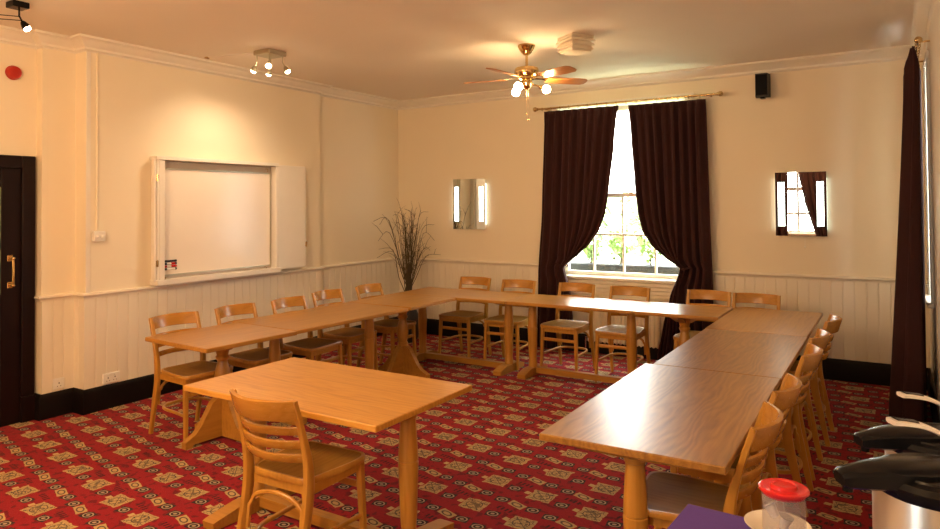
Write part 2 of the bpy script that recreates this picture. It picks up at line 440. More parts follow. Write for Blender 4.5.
# windows ---------------------------------------------------------------
def sash_window(name, x0, x1, z0, z1, rails, bars, place, bw=.009, btop=None):
    """local: x along the wall, y into the outside, z up; place maps to world"""
    bm = bmesh.new(); fr = .055
    bx(bm, x0, x0+fr, .12, .20, z0, z1); bx(bm, x1-fr, x1, .12, .20, z0, z1)
    bx(bm, x0+fr, x1-fr, .121, .199, z1-fr, z1); bx(bm, x0+fr, x1-fr, .121, .199, z0, z0+fr*.8)
    for k, (z, w) in enumerate(rails): bx(bm, x0+fr, x1-fr, .13, .18, z-w/2, z+w/2)
    for xb in bars: bx(bm, xb-bw, xb+bw, .135, .175, z0+fr*.8, btop or z1-fr)
    # inner lining of the reveal and sill board
    bx(bm, x0-.02, x0+.006, -.012, .12, z0, z1); bx(bm, x1-.006, x1+.02, -.012, .12, z0, z1); bx(bm, x0, x1, -.012, .12, z1-.006, z1+.02)
    bx(bm, x0-.08, x1+.08, -.05, .13, z0-.035, z0, .006)
    # architrave
    bx(bm, x0-.09, x0-.005, -.022, 0, z0, z1, .004); bx(bm, x1+.005, x1+.09, -.022, 0, z0, z1, .004); bx(bm, x0-.09, x1+.09, -.024, 0, z1+.001, z1+.05, .004)
    bmesh.ops.transform(bm, matrix=place, verts=bm.verts[:])
    o = struct(name, bm, M['white'])
    bm = bmesh.new(); bx(bm, x0+fr, x1-fr, .153, .157, z0+fr*.8, z1-fr)
    bmesh.ops.transform(bm, matrix=place, verts=bm.verts[:])
    finish('glass_pane', bm, M['glass'], o, 0); return o
w1 = sash_window('window_1', BW[0], BW[1], BW[2], BW[3], [(1.784, .045), (1.333, .022)], [-2.985, -2.63, -2.265], Matrix.Translation((0, YB, 0)), .010, 1.78)
bm = bmesh.new(); bx(bm, -2.545, -2.505, YB+.11, YB+.14, 1.80, 1.815); finish('sash_catch', bm, M['brass'], w1)
sash_window('window_2', 0, RW[1]-RW[0], RW[2], RW[3], [(1.80, .045), (1.35, .022)], [.24], Matrix.Translation((XR, RW[1], 0)) @ Matrix.Rotation(-PI/2, 4, 'Z'))
sash_window('window_3', 0, QW[1]-QW[0], QW[2], QW[3], [(1.965, .075), (1.455, .05)], [.315, .635, .955], Matrix.Translation((QW[1], YR, 0)) @ Matrix.Rotation(PI, 4, 'Z'), .022)
# boarded apron under the back window sill
bm = bmesh.new()
for k in range(4): bx(bm, -3.42, -1.82, YB-.03, YB, .655+k*.042, .692+k*.042, .004)
bx(bm, -3.42, -1.82, YB-.02, YB, .21, .655); struct('trim_5', bm, M['white'])

# garden outside
bm = bmesh.new(); bx(bm, -16, 12, YB+.26, 30, -.7, -.5); struct('ground', bm, M['grass'], smooth=0)
def leafy(bm, c, rad, n, ls, seed):
    rnd = random.Random(seed)
    for _ in range(n):
        a, b = rnd.uniform(0, 2*PI), rnd.uniform(-1, 1); q = math.sqrt(1-b*b); rr = rnd.uniform(.35, 1)**.5
        p = Vector(c)+Vector((rad[0]*rr*q*math.cos(a), rad[1]*rr*q*math.sin(a), rad[2]*rr*b))
        e = Matrix.Rotation(rnd.uniform(0, 6.3), 3, 'Z') @ Matrix.Rotation(rnd.uniform(-1.2, 1.2), 3, 'X')
        l = ls*rnd.uniform(.7, 1.3)
        vs = [bm.verts.new(p+e@Vector(k)) for k in ((0, 0, 0), (l*.3, l*.5, .1*l), (0, l, 0), (-l*.3, l*.5, .1*l))]
        bm.faces.new(vs)
bm = bmesh.new(); bx(bm, -3.5, -1.75, YB+.32, YB+.58, .80, .972, .01); bx(bm, -3.45, -3.35, YB+.25, YB+.34, .70, .82); bx(bm, -1.9, -1.8, YB+.25, YB+.34, .70, .82)
tag(finish('window_box', bm, M['soil']), 'long dark planting trough outside behind the lower sash panes', 'planter')
for k, (x, h, lab) in enumerate(((-3.15, .30, 'low green shrub outside the left end of the window, partly behind the left curtain'), (-2.78, .34, 'yellow-green shrub outside behind the middle left panes'), (-2.42, .36, 'spiky taller green shrub outside behind the middle right panes'), (-2.02, .28, 'small green shrub outside near the right curtain tieback'))):
    tr_ = thing('garden_shrub', lab, 'shrub', (x, YB+.46, .973), 0, 'shrubs in the window trough')
    bm = bmesh.new(); leafy(bm, (0, 0, h*.62), (.13, .10, h*.46), 160, .075, k); finish('foliage', bm, M['leaf'], tr_, 0)
    bm = bmesh.new(); tube(bm, [(0, 0, 0), (.01, 0, h*.3), (0, 0, h*.6)], [.012, .01, .005], 6); finish('stem', bm, M['twig'], tr_)
for k, (x, lab) in enumerate(((-13.6, 'pale tree in the garden seen past the left curtain edge'), (-7.9, 'pale green tree far beyond the middle window panes'), (-2.0, 'pale tree in the garden hidden mostly by the right curtain'))):
    rnd = random.Random(40+k); tr_ = thing('garden_tree', lab, 'tree', (x, 23+rnd.uniform(-2, 2), -.5), 0, 'trees beyond the garden')
    hh = rnd.uniform(2.3, 2.8)
    bm = bmesh.new(); leafy(bm, (0, 0, hh*.62), (2.4, 1.2, hh*.42), 1100, .42, 90+k); finish('foliage', bm, M['leaf2'], tr_, 0)
    bm = bmesh.new(); tube(bm, [(0, 0, 0), (.05, 0, hh*.4), (0, 0, hh*.8)], [.10, .08, .04], 8); finish('trunk', bm, M['twig'], tr_)

# door ------------------------------------------------------------------
bm = bmesh.new(); XD = -5.91
bx(bm, XD, XD+.045, 2.75, 2.85, .2, 2.10, .006); bx(bm, XD, XD+.045, 1.86, 1.96, 0, 2.10, .006); bx(bm, XD, XD+.044, 1.96, 2.75, 2.0, 2.10, .006)
bx(bm, XD, XD+.055, 2.745, 2.853, 0, .2, .004)
d1 = struct('door_1', bm, M['door'])
bm = bmesh.new()
bx(bm, XD, XD+.025, 2.61, 2.75, 0, 2.0, .004); bx(bm, XD, XD+.025, 1.96, 2.10, 0, 2.0, .004)
bx(bm, XD, XD+.024, 2.10, 2.61, 1.85, 2.0, .004); bx(bm, XD, XD+.024, 2.10, 2.61, 0, 1.02, .004)
for q in (2.17, 2.38): bx(bm, XD+.02, XD+.032, q, q+.17, .25, .92, .008)
finish('door_leaf', bm, M['door'], d1)
bm = bmesh.new(); bx(bm, XD, XD+.012, 2.10, 2.61, 1.02, 1.85); finish('door_glass', bm, M['doorglass'], d1, 0)
bm = bmesh.new(); yh = 2.67
tube(bm, [(XD+.075, yh, 1.08), (XD+.082, yh, 1.19), (XD+.075, yh, 1.30)], .009, 10)
for z in (1.085, 1.295):
    box(bm, (XD+.03, yh, z), (.012, .04, .05), None, .004); tube(bm, [(XD+.025, yh, z), (XD+.08, yh, z)], .008, 8); ball(bm, (XD+.078, yh, z), .014, 10)
finish('door_handle', bm, M['brass'], d1)

# ------------------------------------------------------------------ chairs
def make_chair(label):
    root = thing('dining_chair', label, 'chair')
    # seat: rounded trapezoid, slightly dished
    def outline(off):
        P = []
        pts = [(-.175, -.195), (.175, -.195), (.215, .10), (.20, .205), (-.20, .205), (-.215, .10)]
        rad = [.06, .06, .12, .11, .11, .12]; n = len(pts)
        for i, p in enumerate(pts):
            p = Vector(p); a = (Vector(pts[i-1])-p).normalized(); b = (Vector(pts[(i+1) % n])-p).normalized()
            r = min(rad[i], (Vector(pts[i-1])-p).length*.48, (Vector(pts[(i+1) % n])-p).length*.48)
            for k in range(6):
                t = k/5; q0 = p+a*r; q2 = p+b*r
                q = q0*(1-t)**2 + p*2*t*(1-t) + q2*t*t; P.append(q*(1+off))
        return P
    bm = bmesh.new(); rings = []
    for off, z in ((-.05, .455), (-.01, .458), (0, .467), (0, .480), (-.015, .487), (-.07, .486), (-.25, .480), (-.6, .4765)):
        rings.append([bm.verts.new((p.x, p.y, z)) for p in outline(off)])
    n = len(rings[0])
    for i in range(len(rings)-1):
        for k in range(n):
            f = bm.faces.new((rings[i][k], rings[i][(k+1) % n], rings[i+1][(k+1) % n], rings[i+1][k]))
            f.material_index = 0 if i < 5 else 1
    bm.faces.new(rings[0]); f = bm.faces.new(rings[-1]); f.material_index = 1
    finish('seat', bm, [M['beech'], M['seat']], root)
    sx = .188
    def back_y(z): return interp([(.43, -.185), (.55, -.195), (.70, -.232), (.86, -.285)], z)
    for s in (-1, 1):   # rear leg runs up as the back upright
        bm = bmesh.new()
        pts = smoothpts([(s*.19, -.275, 0), (s*.188, -.235, .20), (s*.186, -.195, .40), (s*sx, -.195, .55), (s*sx, -.232, .70), (s*sx, -.282, .855)], 4)
        nn = len(pts)
        sweep(bm, pts, [.026+.006*math.sin(PI*i/(nn-1)) for i in range(nn)], [.030+.022*math.sin(PI*min(1, i/(nn-1)*1.15))**2 - .006*(i/(nn-1)) for i in range(nn)], up=Vector((0, 1, 0)), rnd=.3)
        finish('rear_leg', bm, M['beech'], root)
        bm = bmesh.new()
        sweep(bm, smoothpts([(s*.192, .185, 0), (s*.184, .172, .25), (s*.178, .165, .460)], 3), [.024, .026, .028, .030, .032, .033, .034], [.024, .026, .028, .030, .032, .033, .034], up=Vector((0, 1, 0)), rnd=.25)
        finish('front_leg', bm, M['beech'], root)
    def bow(z, depth, half, dz=0.0, tilt=.0):
        out = []
        for k in range(13):
            u = -1+2*k/12; out.append(Vector((u*half, back_y(z)-depth*(1-u*u), z+dz*(1-u*u))))
        return out
    bm = bmesh.new(); p = bow(.812, .072, .192)
    sweep(bm, p, .020, .092, up=Vector((0, -.30, 1)).normalized(), rnd=.18); finish('top_rail', bm, M['beech_rail'], root)
    for z in (.715, .652, .589):
        bm = bmesh.new(); sweep(bm, bow(z, .062, .184), .015, .036, up=Vector((0, -.28, 1)).normalized(), rnd=.25); finish('slat', bm, M['beech_rail'], root)
    bm = bmesh.new()   # seat frame under the seat
    for (a, b) in (((-.165, .155), (.165, .155)), ((-.165, -.17), (.165, -.17)), ((-.172, -.17), (-.172, .15)), ((.172, -.17), (.172, .15))):
        sweep(bm, [(a[0], a[1], .436), (b[0], b[1], .436)], .02, .042)
    finish('seat_frame', bm, M['beech'], root)
    bm = bmesh.new()   # bent arch between the rear legs
    pts = [(-.165, -.218, .22), (-.162, -.208, .32)] + [(-.155*math.cos(a), -.198, .335+.066*math.sin(a)) for a in [PI*k/10 for k in range(11)]] + [(.162, -.208, .32), (.165, -.218, .22)]
    sweep(bm, pts, .018, .018, up=Vector((0, 1, 0)), rnd=.4); finish('arch_brace', bm, M['beech'], root)
    bm = bmesh.new()   # bent hoop stretcher, open at the front legs
    pts = smoothpts([(-.183, .165, .20), (-.17, .0, .20), (-.165, -.12, .20), (-.13, -.20, .20), (-.05, -.235, .20), (.05, -.235, .20), (.13, -.20, .20), (.165, -.12, .20), (.17, 0, .20), (.183, .165, .20)], 4)
    sweep(bm, pts, .018, .02, rnd=.4); finish('hoop_stretcher', bm, M['beech'], root)
    bm = bmesh.new(); sweep(bm, [(-.18, .168, .345), (.18, .168, .345)], .016, .03, rnd=.3); finish('front_stretcher', bm, M['beech'], root)
    return root
CH = make_chair('dining chair pushed up to the separate foreground table, seen from behind')
CH.location = (-2.385, 2.375, 0); CH.rotation_euler = (0, 0, math.radians(1.5))
LROW = [(3.29, -4, 'dining chair by the whiteboard wall at the near end of the left table row'),
        (3.86, 0, 'second dining chair from the near end along the whiteboard wall'),
        (4.41, 2, 'middle one of the five dining chairs along the whiteboard wall'),
        (4.97, 0, 'fourth dining chair along the whiteboard wall, below the open cupboard door'),
        (5.56, 1, 'dining chair nearest the dried twigs on the whiteboard side')]
LX = [-4.46, -4.43, -4.38, -4.45, -4.42]
for (y, a, lab), x in zip(LROW, LX): dup(CH, (x, y, 0), math.radians(-90+a), lab, 'chairs along the whiteboard wall')
BROW = [(-4.09, 6.43, 'dining chair under the left mirror light, leftmost of the back row'),
        (-3.50, 6.40, 'dining chair just left of the left burgundy curtain in the back row'),
        (-2.84, 6.40, 'dining chair in front of the left burgundy curtain and window sill'),
        (-2.25, 6.36, 'dining chair in front of the window panes and radiator'),
        (-1.52, 6.42, 'dining chair in front of the right burgundy curtain at the back'),
        (-1.09, 6.38, 'dining chair at the far end of the right table row by the panelling')]
for i, (x, y, lab) in enumerate(BROW): dup(CH, (x, y, 0), math.radians(180+[0, 3, -1, 1, -2, -1][i]), lab, 'chairs along the window wall')
RROW = [(2.88, 'dining chair nearest the camera on the right side, beside the red-lidded jar'),
        (3.46, 'second dining chair from the near end of the right side'),
        (4.29, 'middle one of the five dining chairs on the right side'),
        (4.86, 'fourth dining chair along the right side of the tables'),
        (5.55, 'farthest dining chair on the right side, by the black skirting')]
for i, (y, lab) in enumerate(RROW): dup(CH, (-.80+[.055, .06, .08, .075, .10][i], y, 0), math.radians(90+[2, -1, 1, -2, 0][i]), lab, 'chairs along the right side')

# ------------------------------------------------------------------ tables
def top_mesh(L, Wd, m, root):
    bm = bmesh.new(); box(bm, (0, 0, .735), (L, Wd, .03), None, .004); return finish('tabletop', bm, m, root)
COLP = [(.043, .06), (.043, .12), (.036, .14), (.041, .20), (.047, .40), (.0495, .452), (.049, .456), (.046, .458), (.046, .464), (.0485, .467), (.046, .52), (.040, .62), (.0375, .665), (.043, .67), (.043, .69)]
def refectory(label, L, Wd, loc, rotz, inset=.12, pale=False, group=None, top=None):
    root = thing('refectory_table', label, 'table', loc, rotz, group)
    top_mesh(L, Wd, M[top or ('oak_pale' if pale else 'oak')], root); xc = L/2-inset
    for s in (-1, 1):
        bm = bmesh.new(); lathe(bm, COLP, (s*xc, 0, 0), 24); finish('column_leg', bm, M['oak_leg'], root)
        bm = bmesh.new()
        hw = Wd/2-.06
        sweep(bm, [(s*xc, -hw, .025), (s*xc, -hw+.02, .028), (s*xc, -.13, .04), (s*xc, .13, .04), (s*xc, hw-.02, .028), (s*xc, hw, .025)], [.085, .09, .09, .09, .09, .085], [.04, .045, .075, .075, .045, .04])
        finish('foot_runner', bm, M['oak_rail'], root)
        bm = bmesh.new(); bw = Wd/2-.09
        sweep(bm, [(s*xc, -bw, .712), (s*xc, -bw+.05, .705), (s*xc, 0, .703), (s*xc, bw-.05, .705), (s*xc, bw, .712)], .07, [.015, .03, .034, .03, .015])
        finish('top_bearer', bm, M['oak_rail'], root)
    bm = bmesh.new(); sweep(bm, [(-xc+.03, 0, .05), (xc-.03, 0, .05)], .06, .055); finish('floor_stretcher', bm, M['oak_rail'], root)
    bm = bmesh.new(); sweep(bm, [(-xc+.035, 0, .705), (xc-.035, 0, .705)], .05, .03); finish('top_stretcher', bm, M['oak_rail'], root)
    return root
PEDP = [(.050, .30), (.050, .33), (.042, .34), (.046, .36), (.056, .40), (.058, .44), (.050, .50), (.038, .545), (.036, .56), (.048, .575), (.048, .59), (.040, .60), (.050, .64), (.062, .665), (.062, .69)]
def pedestal(label, L, Wd, loc, rotz, foot=.31, group=None):
    root = thing('pedestal_table', label, 'table', loc, rotz, group)
    top_mesh(L, Wd, M['oak'], root)
    bm = bmesh.new(); lathe(bm, PEDP, (0, 0, 0), 24); finish('turned_column', bm, M['oak_leg'], root)
    f = foot
    og = [(f, 0), (f, .045), (f-.03, .06), (f-.08, .085), (f-.13, .14), (f-.18, .22), (f-.215, .275), (.055, .30)]
    for k in range(4):
        bm = bmesh.new(); prism(bm, [(0.0, .02), (f-.06, .02), (f-.05, 0)] + og + [(0, .30)], .05, 'y')
        bmesh.ops.transform(bm, matrix=Matrix.Rotation(k*PI/2, 4, 'Z'), verts=bm.verts[:]); finish('flared_foot', bm, M['oak_rail'], root)
    for k in range(2):
        bm = bmesh.new(); prism(bm, [(-.27, .72), (-.27, .705), (-.22, .695), (-.16, .69), (-.11, .665), (-.07, .64), (.07, .64), (.11, .665), (.16, .69), (.22, .695), (.27, .705), (.27, .72)], .05, 'y')
        bmesh.ops.transform(bm, matrix=Matrix.Rotation(k*PI/2, 4, 'Z'), verts=bm.verts[:]); finish('scroll_bracket', bm, M['oak_rail'], root)
    return root
G = 'tables of the horseshoe'
refectory('separate oak table in the left foreground with one chair', 1.305, .775, (-2.537, 2.665, 0), math.radians(-.3), .125, True)
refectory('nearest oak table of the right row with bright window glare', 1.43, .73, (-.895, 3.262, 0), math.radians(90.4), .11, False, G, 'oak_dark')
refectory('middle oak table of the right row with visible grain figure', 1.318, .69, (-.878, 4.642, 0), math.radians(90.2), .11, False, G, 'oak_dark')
pedestal('farthest oak table of the right row, at the back right corner', 1.215, .69, (-.885, 5.911, 0), math.radians(90), .24, G)
pedestal('small oak pedestal table at the near end of the left row', .765, .745, (-4.215, 3.34, 0), math.radians(86.5), .31, G)
refectory('long oak table in the middle of the left row', 1.318, .77, (-4.197, 4.392, 0), math.radians(90-2.7), .11, False, G)
pedestal('small oak pedestal table filling the back left corner', .75, .775, (-4.175, 5.452, 0), math.radians(90), .31, G)
refectory('oak table at the left of the back row under the left mirror light', 1.335, .625, (-3.895, 6.145, 0), 0, .13, False, G)
refectory('oak table in the middle of the back row with window glare', 1.27, .625, (-2.588, 6.155, 0), 0, .13, False, G)
pedestal('small oak pedestal table at the right of the back row before the right curtain', .705, .625, (-1.6, 6.155, 0), 0, .27, G)

# ------------------------------------------------------------------ curtains
def curtain(label, outer, inner, z0, z1, y, pleats, amp, tie=None, flip=None, group=None, N=150, K=56, us=.40, flare=0.0):
    """gathered cloth; the outer share (u < us) hangs straight, the rest is swept back to the tie"""
    root = thing('curtain', label, 'curtain', (0, 0, 0), 0, group)
    bm = bmesh.new(); rows = []
    rnd = random.Random(len(label)); ph = [rnd.uniform(-1.1, 1.1) for _ in range(pleats+3)]; am = [rnd.uniform(.45, 1.15) for _ in range(pleats+3)]
    Wt = interp(inner, z1)-interp(outer, z1)
    for j in range(K+1):
        z = z1+(z0-z1)*j/K; xo, xi = interp(outer, z), interp(inner, z); row = []
        hd = min(1, (z1-z)/.14)
        for i in range(N+1):
            u = i/N; k = u*pleats; q = int(k); fr = k-q
            pa = ph[q]*(1-fr)+ph[q+1]*fr; aa = am[q]*(1-fr)+am[q+1]*fr
            if tie:
                xs = xo+Wt*us
                if (xi-xs)*(1 if Wt > 0 else -1) < .03: xs = xo+(xi-xo)*.86
                xx = xo+(xs-xo)*u/us if u < us else xs+(xi-xs)*(u-us)/(1-us)
                comp = abs(xi-xs)/abs(Wt*(1-us)) if u >= us else 1.0
            else:
                xx = xo+(xi-xo)*u; comp = 1.0
            a = amp*aa*(.35+.65*hd)*(.5+.5*min(1, comp*1.3))
            yy = a*math.sin(2*PI*k+pa*hd) + amp*.4*hd*math.sin(2*PI*k*.37+1.3+z*.5)
            if tie and u >= us: yy -= .045*((u-us)/(1-us))*max(0, 1-abs(z-tie-.25)/.8) + .03*(1-min(1, comp))*hd
            if hd < .6: yy += .005*math.sin(2*PI*k*3)*(1-hd)
            yy += flare*((z1-z)/(z1-z0))**1.3*(.5+.5*math.sin(2*PI*k+pa*hd))*min(1, u*2.2)
            row.append(bm.verts.new((xx, y+yy, z)))
        rows.append(row)
    for j in range(K):
        for i in range(N): bm.faces.new((rows[j][i], rows[j][i+1], rows[j+1][i+1], rows[j+1][i]))
    if flip is not None: bmesh.ops.transform(bm, matrix=flip, verts=bm.verts[:])
    o = finish('drape', bm, M['curtain'], root, 80)
    so = o.modifiers.new('thickness', 'SOLIDIFY'); so.thickness = .006
    if tie:
        xi = interp(inner, tie); sg = 1 if Wt > 0 else -1
        bm = bmesh.new()   # short cord looped round the swept-back edge to a hook
        sweep(bm, smoothpts([(xi-sg*.10, y-amp-.045, tie+.03), (xi-sg*.03, y-amp-.055, tie+.005), (xi+sg*.012, y-.03, tie), (xi+sg*.012, y+.03, tie), (xi-sg*.03, y+amp+.03, tie+.01)], 4), .006, .022)
        if flip is not None: bmesh.ops.transform(bm, matrix=flip, verts=bm.verts[:])
        finish('tieback', bm, M['curtain'], root)
        bm = bmesh.new(); ball(bm, (xi+sg*.016, y-.035, tie+.002), .010, 10)
        if flip is not None: bmesh.ops.transform(bm, matrix=flip, verts=bm.verts[:])
        finish('hook', bm, M['antique'], root)
    return root
YC = YB-.14
curtain('burgundy curtain drawn to the left of the back window', [(2.77, -3.47), (1.6, -3.52), (.9, -3.575), (.03, -3.60)],
        [(2.77, -2.57), (2.3, -2.615), (1.9, -2.665), (1.6, -2.705), (1.42, -2.765), (1.25, -2.88), (1.12, -3.02), (1.03, -3.15), (.985, -3.215), (.93, -3.21), (.7, -3.15), (.4, -3.12), (.03, -3.10)], .03, 2.765, YC, 9, .033, .985)
curtain('burgundy curtain drawn to the right of the back window', [(2.77, -1.64), (1.6, -1.62), (.9, -1.60), (.03, -1.59)],
        [(2.77, -2.455), (2.3, -2.425), (1.9, -2.395), (1.6, -2.36), (1.4, -2.31), (1.25, -2.21), (1.13, -2.07), (1.05, -1.95), (1.0, -1.895), (.95, -1.92), (.7, -2.02), (.4, -2.10), (.08, -2.17)], .04, 2.755, YC, 9, .033, 1.0)
FL = Matrix.Translation((.125, 0, 0)) @ Matrix.Rotation(PI/2, 4, 'Z')     # local x -> world y, local y -> -x
curtain('burgundy curtain hanging on the right wall beside the coffee flasks', [(2.87, 6.95), (1.2, 6.95), (.03, 6.95)],
        [(2.87, 6.22), (2.0, 6.15), (1.2, 6.08), (.9, 6.10), (.5, 5.98), (.03, 5.9)], .03, 2.87, 0, 6, .058, None, FL, flare=.15)
RL = Matrix.Translation((0, YR+.13, 0))
curtain('reflected burgundy curtain left of the rear window, seen in the right mirror', [(2.9, -2.75), (.03, -2.8)], [(2.9, -1.86), (1.0, -1.89), (.03, -1.92)], .03, 2.9, 0, 8, .035, None, RL)
curtain('reflected burgundy curtain right of the rear window, seen in the right mirror', [(2.9, -.72), (.03, -.68)], [(2.9, -1.70), (2.2, -1.66), (1.7, -1.57), (1.3, -1.46), (1.0, -1.37), (.9, -1.05), (.03, -1.1)], .03, 2.9, 0, 8, .035, .95, RL)
def pole(label, a, b, n, fin=(True, True)):
    a, b = Vector(a), Vector(b); root = thing('curtain_pole', label, 'curtain pole', a)
    bm = bmesh.new(); tube(bm, [(0, 0, 0), b-a], .012, 12); finish('rod', bm, M['antique'], root)
    d = (b-a).normalized()
    for s, p in ((-1, Vector((0, 0, 0))), (1, b-a)):
        bm = bmesh.new(); ball(bm, p+d*s*.035, .028, 14); tube(bm, [p, p+d*s*.02], .018, 10); finish('finial', bm, M['antique'], root)
    for k in range(n):
        q = (b-a)*((k+.5)/n); bm = bmesh.new()
        ux = d; uy = Vector((0, 0, 1)); uz = ux.cross(uy)
        pts = [q+Vector((0, 0, -.006))+uy*.019*math.cos(t)+uz*.019*math.sin(t) for t in [2*PI*j/14 for j in range(14)]]
        pts.append(pts[0]); tube(bm, pts, .0028, 6); finish('ring', bm, M['antique'], root)
    for p in (.04, .96):
        q = (b-a)*p; bm = bmesh.new(); uz = d.cross(Vector((0, 0, 1)))
        w = .10; sgn = 1 if abs(d.x) > .5 else 1
        tgt = Vector((0, YB-a.y, 0)) if (abs(d.x) > .5 and a.y > 3) else (Vector((0, YR-a.y, 0)) if abs(d.x) > .5 else Vector((XR-a.x, 0, 0)))
        tube(bm, [q, q+tgt], .008, 8); finish('bracket', bm, M['antique'], root)
pole('brass curtain pole with ball finials above the back window', (-3.55, YC, 2.80), (-1.53, YC, 2.795), 18)
pole('short brass curtain pole at the top right corner', (.165, 6.17, 2.895), (.165, 7.1, 2.89), 8)
pole('brass pole above the rear window, seen in the mirror', (-2.8, YR+.13, 2.935), (-.66, YR+.13, 2.935), 16)

# ------------------------------------------------------------------ radiator, sockets, wall fittings
rt = thing('radiator', 'cream panel radiator below the back window', 'radiator', (-2.62, YB-.05, .13))
bm = bmesh.new()
for k in range(18): bx(bm, -.37+k*.046, -.37+k*.046+.036, -.03, .02, 0, .48, .012)
bx(bm, -.37, .45, -.015, .03, .01, .47); finish('radiator_panel', bm, M['radiator'], rt)
bm = bmesh.new(); bx(bm, -.37, .45, -.03, .03, .48, .495, .003); finish('top_grille', bm, M['radiator'], rt)
for s in (-.40, .48):
    bm = bmesh.new(); tube(bm, [(s, 0, -.13), (s, 0, .05), (s*.93, 0, .05)], .009, 8); finish('pipe', bm, M['chrome'], rt)

XL = -5.664
wc = thing('whiteboard_cupboard', 'cream wall cupboard with open doors around a whiteboard', 'cupboard', (XL, 3.72, 1.015))
def LB(bm, y0, y1, z0, z1, x0, x1, bev=.003): bx(bm, x0, x1, y0, y1, z0, z1, bev)
CW, CHT, CDp = 1.40, 1.115, .092
bm = bmesh.new()
LB(bm, 0, .022, 0, CHT, 0, CDp); LB(bm, CW-.022, CW, 0, CHT, 0, CDp); LB(bm, -.012, CW+.012, CHT-.022, CHT+.012, 0, CDp+.012); LB(bm, -.012, CW+.015, -.025, .022, 0, CDp+.03)
finish('carcass', bm, M['white'], wc)
bm = bmesh.new(); LB(bm, .022, .075, .022, CHT-.022, .06, CDp+.002); finish('stile', bm, M['white'], wc)
bm = bmesh.new(); LB(bm, .022, CW-.022, .022, CHT-.022, .004, .016); finish('back_panel', bm, M['screen'], wc)
bm = bmesh.new(); LB(bm, .085, CW-.05, .055, CHT-.10, .016, .026); wb = finish('whiteboard', bm, M['board'], wc)
bm = bmesh.new()
for (y0, y1, z0, z1) in ((.078, .088, .05, CHT-.095), (CW-.053, CW-.043, .05, CHT-.095), (.078, CW-.043, .045, .058), (.078, CW-.043, CHT-.103, CHT-.09)): LB(bm, y0, y1, z0, z1, .016, .030, .001)
finish('board_edge', bm, M['nickel'], wc)
bm = bmesh.new(); LB(bm, CW+.002, CW+.40, .0, CHT-.005, CDp-.022, CDp, .004); dr = finish('door', bm, M['white'], wc)
bm = bmesh.new(); LB(bm, CW+.012, CW+.435, .01, CHT-.01, .0, CDp-.023, .004); finish('door', bm, M['white'], wc)
bm = bmesh.new(); LB(bm, -.03, -.008, .01, CHT-.01, CDp-.03, CDp+.0, .003); finish('door', bm, M['white'], wc)
for (y, z) in ((.0, .17), (.0, .93), (CW+.41, .25)):
    bm = bmesh.new(); tube(bm, [(CDp+.006, y, z-.03), (CDp+.006, y, z+.03)], .006, 8); LB(bm, y-.012, y+.012, z-.026, z+.026, CDp-.03, CDp+.004, .001); finish('hinge', bm, M['antique'], wc)
for (y, z) in ((.10, CHT-.05), (CW-.10, CHT-.05), (.11, .035), (CW-.12, .035)):
    bm = bmesh.new(); tube(bm, [(.02, y, z), (.05, y, z), (.05, y, z-.03)], .004, 6); finish('peg', bm, M['antique'], wc)
# pens held on the board
pen_specs = [('black', (.01, .01, .012), 'black marker pen, topmost of the four on the whiteboard'), ('dark blue', (.02, .02, .04), 'dark capped marker pen second from the top on the whiteboard'), ('red', (.5, .02, .02), 'red marker pen third from the top on the whiteboard'), ('grey', (.02, .05, .04), 'marker pen at the bottom of the four on the whiteboard')]
for k, (nm, colr, lab) in enumerate(pen_specs):
    mt = plain('pen_'+nm.replace(' ', '_'), colr, .3)
    pr = thing('marker_pen', lab, 'pen', (XL+.037, 3.848, 1.195-k*.024), 0, 'pens on the whiteboard')
    bm = bmesh.new(); tube(bm, [(0, .0, 0), (0, .085, 0)], .0095, 10); finish('barrel', bm, M['plasticw'] if k != 0 else mt, pr)
    bm = bmesh.new(); tube(bm, [(0, -.035, 0), (0, .0, 0)], .0108, 10); tube(bm, [(0, .085, 0), (0, .10, 0)], .0108, 10); finish('cap', bm, mt, pr)
    if k in (1, 2):
        bm = bmesh.new(); tube(bm, [(0, .045, 0), (0, .09, 0)], .0102, 10); finish('band', bm, M['red'], pr)
# socket plates
def socket(label, loc, w, n, axis='x', cat='socket'):
    root = thing('wall_socket', label, cat, loc)
    bm = bmesh.new(); bx(bm, 0, .012, -w/2, w/2, -.043, .043, .004); finish('faceplate', bm, M['plasticw'], root)
    for k in range(n):
        y = (k-(n-1)/2)*.06; bm = bmesh.new(); bx(bm, .011, .018, y-.008, y+.008, .014, .032, .002); finish('rocker', bm, M['plasticw'], root)
        bm = bmesh.new()
        for (a, b, c, d) in ((-.004, .004, -.002, .008), (-.016, -.009, -.024, -.019), (.009, .016, -.024, -.019)): bx(bm, .0115, .0128, y+a, y+b, c, d)
        finish('pin_holes', bm, M['blackmatt'], root)
    return root
socket('white double wall socket low on the panelling below the switch', (XL+.012, 3.347, .253), .15, 2)
socket('white wall socket above the skirting beside the dark door', (-5.82+.012, 3.00, .262), .09, 1)
sw = thing('surface_switch', 'white surface-mounted switch box fed by a conduit on the left wall', 'switch', (XL, 3.232, 1.45))
bm = bmesh.new(); bx(bm, 0, .045, -.05, .05, -.045, .04, .006); finish('box', bm, M['plasticw'], sw)
for y in (-.018, .022):
    bm = bmesh.new(); ball(bm, (.047, y, -.004), .014, 12); finish('knob', bm, M['plasticw'], sw)
bm = bmesh.new(); bx(bm, 0, .014, -.012, .004, .04, ZC-1.45-.11, .003); finish('conduit', bm, M['wall'], sw)
al = thing('fire_alarm_sounder', 'round red fire alarm sounder high above the dark door', 'alarm', (XD, 2.695, 2.755))
RY = Matrix.Rotation(PI/2, 3, 'Y')
bm = bmesh.new(); lathe(bm, [(.052, 0), (.052, .03), (.045, .045), (.03, .05), (.012, .05)], (0, 0, 0), 24, RY); finish('housing', bm, M['alarm'], al)
